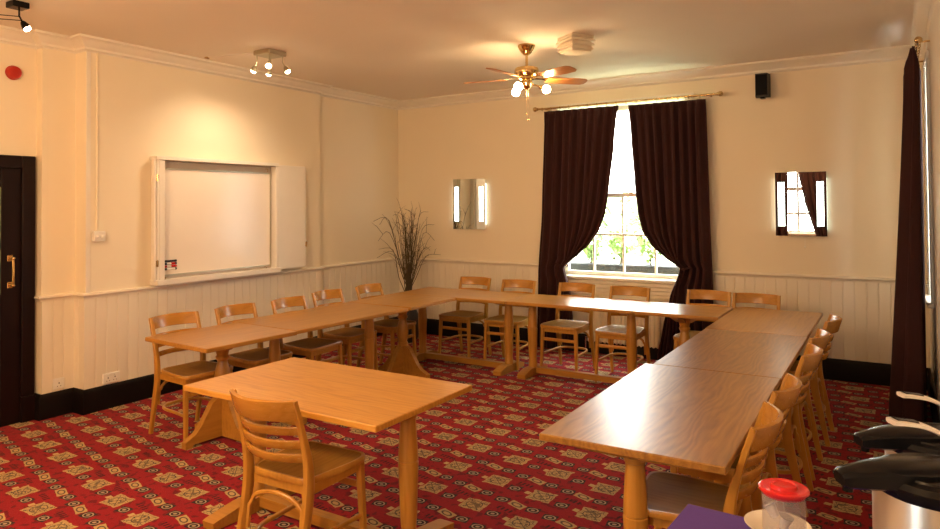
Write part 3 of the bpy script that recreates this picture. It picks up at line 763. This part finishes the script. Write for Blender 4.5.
bm = bmesh.new(); lathe(bm, [(.057, 0), (.057, .012)], (0, 0, 0), 24, RY); finish('back_plate', bm, M['alarm'], al)

# mirror lights
def mirror_light(label, x0, x1, z0, z1, cord):
    root = thing('mirror_light', label, 'mirror', ((x0+x1)/2, YB, (z0+z1)/2)); w, h = x1-x0, z1-z0
    bm = bmesh.new(); bx(bm, -w/2+.012, w/2-.012, -.04, 0, -h/2+.012, h/2-.012); finish('back_box', bm, M['plasticw'], root)
    bm = bmesh.new(); bx(bm, -w/2, w/2, -.046, -.040, -h/2, h/2, .001); finish('mirror_panel', bm, M['mirror'], root, 0)
    for s in (-1, 1):
        bm = bmesh.new(); bx(bm, s*(w/2-.055)-.030, s*(w/2-.055)+.030, -.0475, -.0455, -h*.345, h*.345, .0008); finish('light_strip', bm, M['tube'], root)
        bm = bmesh.new(); bx(bm, s*(w/2-.006)-.005, s*(w/2-.006)+.005, -.036, -.01, -h*.4, h*.4); finish('side_diffuser', bm, M['tubeside'], root)
    if cord:
        bm = bmesh.new(); tube(bm, [(.03, -.02, -h/2+.02), (.03, -.02, -h/2-.10)], .002, 6); ball(bm, (.03, -.02, -h/2-.105), .008, 8); finish('pull_cord', bm, M['plasticw'], root)
mirror_light('lit mirror on the back wall between the dried twigs and the left curtain', -4.81, -4.335, 1.38, 2.013, False)
mirror_light('lit mirror right of the curtains reflecting the rear window, with pull cord', -1.01, -.557, 1.358, 1.98, True)
# speaker
sp = thing('wall_speaker', 'small black loudspeaker high on the back wall', 'speaker', (-1.10, YB-.02, 2.84))
bm = bmesh.new(); prism(bm, [(-.068, 0), (-.055, -.12), (.055, -.12), (.068, 0)], .225, 'z', 0); finish('cabinet', bm, M['blackmatt'], sp, loc=(0, -.05, 0))
bm = bmesh.new(); bx(bm, -.052, .052, -.127, -.119, -.10, .10, .003); finish('grille', bm, M['black'], sp, loc=(0, -.05, 0))
bm = bmesh.new(); bx(bm, -.03, .03, -.055, .02, -.03, .03); bx(bm, -.02, .02, -.11, -.04, -.127, -.112); finish('bracket', bm, M['black'], sp)

# ------------------------------------------------------------------ ceiling fittings
CR = Vector((_r.x, _r.y, 0)); CFd = Vector((_f.x, _f.y, 0))
FX = Vector((-2.745, 5.395, 0))
fan = thing('ceiling_fan', 'brass ceiling fan with wooden blades and three lit globes', 'ceiling fan', (FX.x, FX.y, ZC), YAW)
bm = bmesh.new(); lathe(bm, [(.075, 0), (.078, -.012), (.068, -.035), (.045, -.07), (.026, -.088), (.012, -.09)], (0, 0, 0), 28); finish('canopy', bm, M['brass'], fan)
bm = bmesh.new(); lathe(bm, [(.012, -.08), (.012, -.20)], (0, 0, 0), 14); finish('downrod', bm, M['brass'], fan)
bm = bmesh.new(); lathe(bm, [(.02, -.185), (.06, -.192), (.10, -.205), (.108, -.225), (.106, -.25), (.09, -.275), (.07, -.288), (.07, -.30), (.055, -.31), (.03, -.315)], (0, 0, 0), 32); finish('motor_housing', bm, M['brass'], fan)
for k in range(5):
    a = math.radians(90+72*k)
    bm = bmesh.new()
    out = [(.19, -.045), (.30, -.058), (.45, -.066), (.545, -.062), (.575, -.042), (.582, 0), (.575, .042), (.545, .062), (.45, .066), (.30, .058), (.19, .045)]
    prism(bm, out, .007, 'z', 0)
    mt = Matrix.Rotation(a, 4, 'Z') @ Matrix.Translation((0, 0, -.298)) @ Matrix.Rotation(math.radians(-13), 4, 'X')
    bld = finish('blade', bm, M['fan'], fan, 30); bld.data.transform(mt)
    bm = bmesh.new(); prism(bm, [(.08, -.018), (.15, -.012), (.20, -.03), (.26, -.02), (.27, 0), (.26, .02), (.20, .03), (.15, .012), (.08, .018)], .006, 'z', .007)
    br = finish('blade_bracket', bm, M['brass'], bld, 30); br.data.transform(mt)
bm = bmesh.new(); lathe(bm, [(.045, -.31), (.05, -.325), (.045, -.36), (.025, -.385), (.01, -.395)], (0, 0, 0), 24); finish('light_hub', bm, M['brass'], fan)
for k in range(3):
    a = math.radians(120*k); d = Vector((math.cos(a), math.sin(a), 0))
    bm = bmesh.new(); tube(bm, smoothpts([d*.03+Vector((0, 0, -.35)), d*.08+Vector((0, 0, -.355)), d*.115+Vector((0, 0, -.37))], 4), .008, 8)
    tube(bm, [d*.108+Vector((0, 0, -.366)), d*.14+Vector((0, 0, -.382))], [.016, .02], 12); arm = finish('light_arm', bm, M['brass'], fan)
    bm = bmesh.new(); ball(bm, d*.172+Vector((0, 0, -.392)), .037, 18); finish('globe_bulb', bm, M['bulb'], arm)
bm = bmesh.new(); tube(bm, [(.01, -.02, -.39), (.01, -.02, -.66)], .001, 6); ball(bm, (.01, -.02, -.665), .009, 8); tube(bm, [(-.005, -.02, -.39), (-.005, -.02, -.61)], .001, 6); ball(bm, (-.005, -.02, -.615), .008, 8)
finish('pull_chains', bm, M['antique'], fan)

def spot_cluster(name, label, loc, s, metal, heads, aim, rotz=0, power=SPOT_W, lit=None, spread=95):
    root = thing(name, label, 'spotlight', loc, rotz)
    bm = bmesh.new(); bx(bm, -s/2, s/2, -s/2, s/2, -.042, 0, .004); finish('ceiling_plate', bm, metal, root)
    for k, ((hx, hy), (ax, ay, az)) in enumerate(zip(heads, aim)):
        d = Vector((ax, ay, az)).normalized()
        p0 = Vector((hx, hy, -.042)); p1 = Vector((hx, hy, -.095)); p2 = p1+d*.03+Vector((0, 0, -.01))
        q = d.to_track_quat('Z', 'Y').to_matrix()
        bm = bmesh.new(); tube(bm, [p0, p1, p2], .006, 8); lathe(bm, [(.010, 0), (.018, .012), (.024, .03), (.030, .052), (.0285, .052), (.022, .032)], p2, 16, q, cap=False)
        hd = finish('spot_head', bm, metal, root)
        bm = bmesh.new(); lathe(bm, [(.006, .03), (.020, .044), (.024, .056), (.019, .068), (.004, .073)], p2, 14, q); finish('bulb', bm, M['spotbulb'], hd)
        e = (-d).to_track_quat('Z', 'Y').to_euler()
        lamp('lamp_light', 'SPOT', p2+d*.09, power if lit is None else lit[k], (1.0, .73, .47), e, root, spot_size=math.radians(spread), spot_blend=1.0, shadow_soft_size=.02)
    return root
spot_cluster('ceiling_spotlight', 'square nickel ceiling fitting with four lit spots before the whiteboard', (-4.80, 4.32, ZC), .205, M['nickel'],
             [(-.08, -.08), (.08, -.08), (-.08, .08), (.08, .08)], [(-.50, -.02, -.86), (.45, -.5, -.72), (-.46, .14, -.88), (.40, .30, -.85)], 0, SPOT_W, (24, 14, 22, 14), 112)
tl = spot_cluster('ceiling_spotlight', 'black ceiling spotlight cut by the top left corner of the view', (-5.07, 2.34, ZC), .105, M['black'], [(.02, .0)], [(.25, .45, -.8)], 0, 8)
bm = bmesh.new(); tube(bm, [(.02, 0, -.10), (-.35, -.55, -.10)], .003, 6); tube(bm, [(.04, 0, -.13), (-.33, -.55, -.14)], .003, 6); finish('lamp_wire', bm, M['black'], tl)
cb = thing('ceiling_cable', 'thin cable along the ceiling from spot fitting to cornice', 'cable', (-4.9, 4.28, ZC))
bm = bmesh.new(); tube(bm, [(0, 0, -.004), (-.56, -.12, -.004)], .004, 8); finish('cable_run', bm, M['ceiling'], cb)
bm = bmesh.new(); bx(bm, -.585, -.55, -.14, -.105, -.016, 0, .004); finish('junction_clip', bm, M['antique'], cb)
vt = thing('ceiling_ventilator', 'cream louvred ventilator box on the ceiling beside the fan', 'ventilator', (-2.265, 5.36, ZC), math.radians(-33))
bm = bmesh.new(); bx(bm, -.11, .11, -.11, .11, -.02, 0, .003); finish('base_plate', bm, M['plaster'], vt)
bm = bmesh.new(); bx(bm, -.095, .095, -.095, .095, -.12, -.02); finish('body', bm, M['plaster'], vt)
for k in range(3):
    bm = bmesh.new(); z = -.035-k*.034; s = .118-.006*k
    lathe(bm, [(s*1.414*.93, z+.004), (s*1.414, z-.006), (s*1.414, z-.016), (s*1.414*.93, z-.018)], (0, 0, 0), 4, Matrix.Rotation(PI/4, 3, 'Z')); finish('louvre', bm, M['plaster'], vt, 20)
bm = bmesh.new(); bx(bm, -.10, .10, -.10, .10, -.135, -.118, .01); finish('cover', bm, M['plaster'], vt)

# ------------------------------------------------------------------ dried twigs
tw = thing('twig_arrangement', 'tall bunch of dried twigs standing in the back left corner', 'plant', (-5.16, 6.86, 0))
bm = bmesh.new(); lathe(bm, [(.09, 0), (.12, .05), (.14, .18), (.12, .34), (.08, .46), (.065, .54), (.075, .58), (.065, .58), (.055, .54)], (0, 0, 0), 24, cap=False)
lathe(bm, [(.001, .001), (.09, .001)], (0, 0, 0), 24, cap=False); finish('vase', bm, M['vase'], tw)
rnd = random.Random(5)
for k in range(52):
    a = rnd.uniform(0, 2*PI); sp_ = rnd.uniform(.02, .24)*(1.0 if rnd.random() < .7 else 1.9); hh = rnd.uniform(1.15, 1.74)-.25*sp_
    b0 = rnd.uniform(0, .045); aa = rnd.uniform(0, 6.28); p0 = Vector((b0*math.cos(aa), b0*math.sin(aa), rnd.uniform(.10, .3)))
    dx, dy = math.cos(a)*sp_, math.sin(a)*sp_
    droop = rnd.uniform(-.02, .12)+max(0, sp_-.2)*.55 if sp_ > .14 else 0
    mid = Vector((p0.x+dx*.30, p0.y+dy*.30, .55+.2*hh)); m2 = Vector((dx*.75+rnd.uniform(-.03, .03), dy*.75+rnd.uniform(-.03, .03), hh-.12)); end = Vector((dx*1.25+rnd.uniform(-.04, .04), dy*1.25+rnd.uniform(-.04, .04), hh-droop))
    end.x = max(end.x, -.50); end.y = min(end.y, .48); m2.y = min(m2.y, .46)
    n0 = [p0, Vector((p0.x*.9, p0.y*.9, .56)), mid, m2, end]
    pp = smoothpts(n0, 4); bm = bmesh.new(); nn = len(pp)
    tube(bm, pp, [.0055*(1-i/nn)+.0014 for i in range(nn)], 5)
    for _ in range(2):
        i = rnd.randint(nn//2, nn-3); q = pp[i]; dd = Vector((rnd.uniform(-.16, .16), rnd.uniform(-.16, .10), rnd.uniform(.05, .22)))
        tube(bm, [q, q+dd*.5+Vector((0, 0, .02)), q+dd], [.0024, .002, .001], 4)
    finish('twig', bm, M['twig'], tw)

# ------------------------------------------------------------------ drinks table in the right foreground
TZ = .85
dt = thing('drinks_table', 'small side table under a purple cloth in the right foreground', 'table', (-.15, 1.33, 0), math.radians(-3))
bm = bmesh.new(); bx(bm, -.375, .33, -.59, .59, TZ-.035, TZ-.006, .003); finish('tabletop', bm, M['oak'], dt)
for sx in (-.33, .28):
    for sy in (-.54, .54):
        bm = bmesh.new(); bx(bm, sx-.022, sx+.022, sy-.022, sy+.022, 0, TZ-.035, .003); finish('leg', bm, M['oak_leg'], dt)
bm = bmesh.new()
X0, X1, Y0_, Y1 = -.385, .34, -.60, .60
bx(bm, X0, X1, Y0_, Y1, TZ-.006, TZ)
def skirt(a, b, nrm_):
    a, b = Vector(a), Vector(b); K = 40; lo = []; hi = []
    for i in range(K+1):
        u = i/K; p = a+(b-a)*u; w = .012+.010*math.sin(u*26+a.x*9)
        hi.append(bm.verts.new((p.x, p.y, TZ-.003))); lo.append(bm.verts.new((p.x+nrm_[0]*w, p.y+nrm_[1]*w, TZ-.24)))
    for i in range(K): bm.faces.new((hi[i], hi[i+1], lo[i+1], lo[i]))
skirt((X0, Y0_), (X0, Y1), (-1, 0)); skirt((X0, Y1), (X1, Y1), (0, 1)); skirt((X1, Y1), (X1, Y0_), (1, 0)); skirt((X1, Y0_), (X0, Y0_), (0, -1))
tc = tag(finish('tablecloth', bm, M['purple'], None, 40, (-.15, 1.33, 0), math.radians(-3)), 'purple cloth over the small table at the bottom of the view', 'tablecloth')
# jar of milk pots
JP = Vector((-.232, 1.745, TZ))
jr = thing('storage_jar', 'clear plastic jar with a red lid on the purple cloth', 'jar', JP)
bm = bmesh.new(); lathe(bm, [(.001, .002), (.045, .002), (.047, .01), (.0475, .167), (.0455, .167), (.045, .012), (.001, .006)], (0, 0, 0), 32, cap=False); finish('jar_body', bm, M['clear'], jr)
bm = bmesh.new(); lathe(bm, [(.0465, .158), (.0485, .166), (.0545, .168), (.0545, .173), (.050, .1755), (.036, .174), (.030, .174), (.0285, .182), (.025, .183), (.022, .179), (.001, .179)], (0, 0, 0), 36, cap=False); finish('lid', bm, M['red'], jr)
rnd = random.Random(3)
MZ = [.008, .008, .040, .072, .008, .100, .098]
for k, (dx, dy, dz, lab) in enumerate(((-.018, -.018, .008, 'milk pot at the left front bottom inside the clear jar'), (.017, -.02, .008, 'milk pot at the right front bottom inside the clear jar'), (-.012, -.012, .042, 'tilted milk pot in the middle of the clear jar'), (-.004, .012, .074, 'topmost milk pot inside the clear jar'), (.012, .018, .008, 'milk pot at the back inside the clear jar'), (.014, -.016, .045, 'milk pot resting at the right side inside the clear jar'), (-.016, -.006, .104, 'milk pot standing highest at the left inside the clear jar'))):
    mp = thing('milk_pot', lab, 'milk pot', JP+Vector((dx, dy, dz)), k, 'milk pots in the jar')
    e = Matrix.Rotation((0, 0, .25, -.3, 0, .5, -.6)[k], 3, 'Y')
    bm = bmesh.new(); lathe(bm, [(.009, 0), (.0095, .004), (.013, .026), (.0155, .028), (.0155, .029)], (0, 0, 0), 18, e); finish('cup', bm, M['milk'], mp)
    bm = bmesh.new(); lathe(bm, [(.0157, .0285), (.0157, .0297)], (0, 0, 0), 18, e); box(bm, e@Vector((.0165, 0, .029)), (.008, .008, .001), e); finish('foil_lid', bm, M['foil'], mp)
bw = thing('serving_bowl', 'white china bowl just behind the red-lidded jar', 'bowl', (-.265, 1.876, TZ))
bm = bmesh.new(); lathe(bm, [(.001, .004), (.034, 0), (.036, .004), (.056, .012), (.074, .026), (.078, .031), (.075, .031), (.053, .016), (.034, .008), (.001, .007)], (0, 0, 0), 40, cap=False); finish('bowl_body', bm, M['china'], bw)
bm = bmesh.new(); lathe(bm, [(.030, 0), (.035, 0), (.035, .004), (.030, .004)], (0, 0, 0), 30, cap=False); finish('foot_ring', bm, M['china'], bw)

# ------------------------------------------------------------------ airpots
def airpot(label, loc, rz):
    root = thing('airpot_flask', label, 'flask', loc, rz, 'pump flasks on the drinks table')
    bm = bmesh.new(); lathe(bm, [(.093, .0), (.096, .008), (.096, .02), (.094, .024), (.094, .372), (.092, .378)], (0, 0, 0), 40); finish('steel_body', bm, M['steel'], root)
    bm = bmesh.new(); lathe(bm, [(.098, 0), (.099, .004), (.098, .022)], (0, 0, 0), 40); finish('base_ring', bm, M['black'], root)
    bm = bmesh.new(); lathe(bm, [(.094, .374), (.0965, .378), (.0965, .392), (.090, .400), (.078, .403), (.076, .406), (.060, .407), (.03, .407), (.001, .406)], (0, 0, 0), 40, cap=False); finish('pump_head', bm, M['black'], root)
    bm = bmesh.new()   # long straight spout hood
    sweep(bm, [(.03, 0, .402), (-.04, 0, .401), (-.08, 0, .400), (-.10, 0, .399), (-.135, 0, .3965), (-.155, 0, .3945), (-.160, 0, .394)], [.09, .088, .078, .068, .052, .042, .032], [.030, .036, .038, .036, .030, .025, .018], rnd=.4)
    tube(bm, [(-.146, 0, .392), (-.147, 0, .374)], .008, 12); finish('spout', bm, M['black'], root)
    bm = bmesh.new()
    DX = .016
    sweep(bm, smoothpts([(-.092, 0, .490), (-.075, 0, .489), (-.04, 0, .482), (.0, 0, .463), (.045, 0, .440), (.085, 0, .420)], 4), [.026, .030, .032, .032, .031, .029, .027, .025, .024, .023, .022, .021, .021, .021, .021, .021, .021, .021, .021, .021, .021], .008, rnd=.4)
    bmesh.ops.translate(bm, vec=(DX, 0, -.007), verts=bm.verts[:])
    lv = finish('pump_lever', bm, M['satin'], root)
    bm = bmesh.new(); sweep(bm, [(-.070, 0, .4875), (-.036, 0, .4825)], .018, .003, rnd=.4); finish('lever_pad', bm, M['black'], lv)
    bm = bmesh.new(); bx(bm, .070, .094, -.02, .02, .39, .424, .005); finish('lever_hinge', bm, M['black'], root)
    bm = bmesh.new()
    pts = [(.100*math.cos(a)*.2, .101*math.cos(a), .375-.20*0-.05*math.sin(a)) for a in [PI*k/14 for k in range(15)]]
    pts = [(p[0]+.102*math.sin(PI*i/14), p[1], p[2]) for i, p in enumerate(pts)]
    sweep(bm, pts, .008, .02, rnd=.3); finish('carry_handle', bm, M['black'], root)
    return root
airpot('steel and black pump flask nearest the camera at the right edge', (.052, 1.329, TZ), YAW)
airpot('steel and black pump flask standing behind the nearest flask', (.065, 1.585, TZ), YAW).scale = (.98, .98, .965)
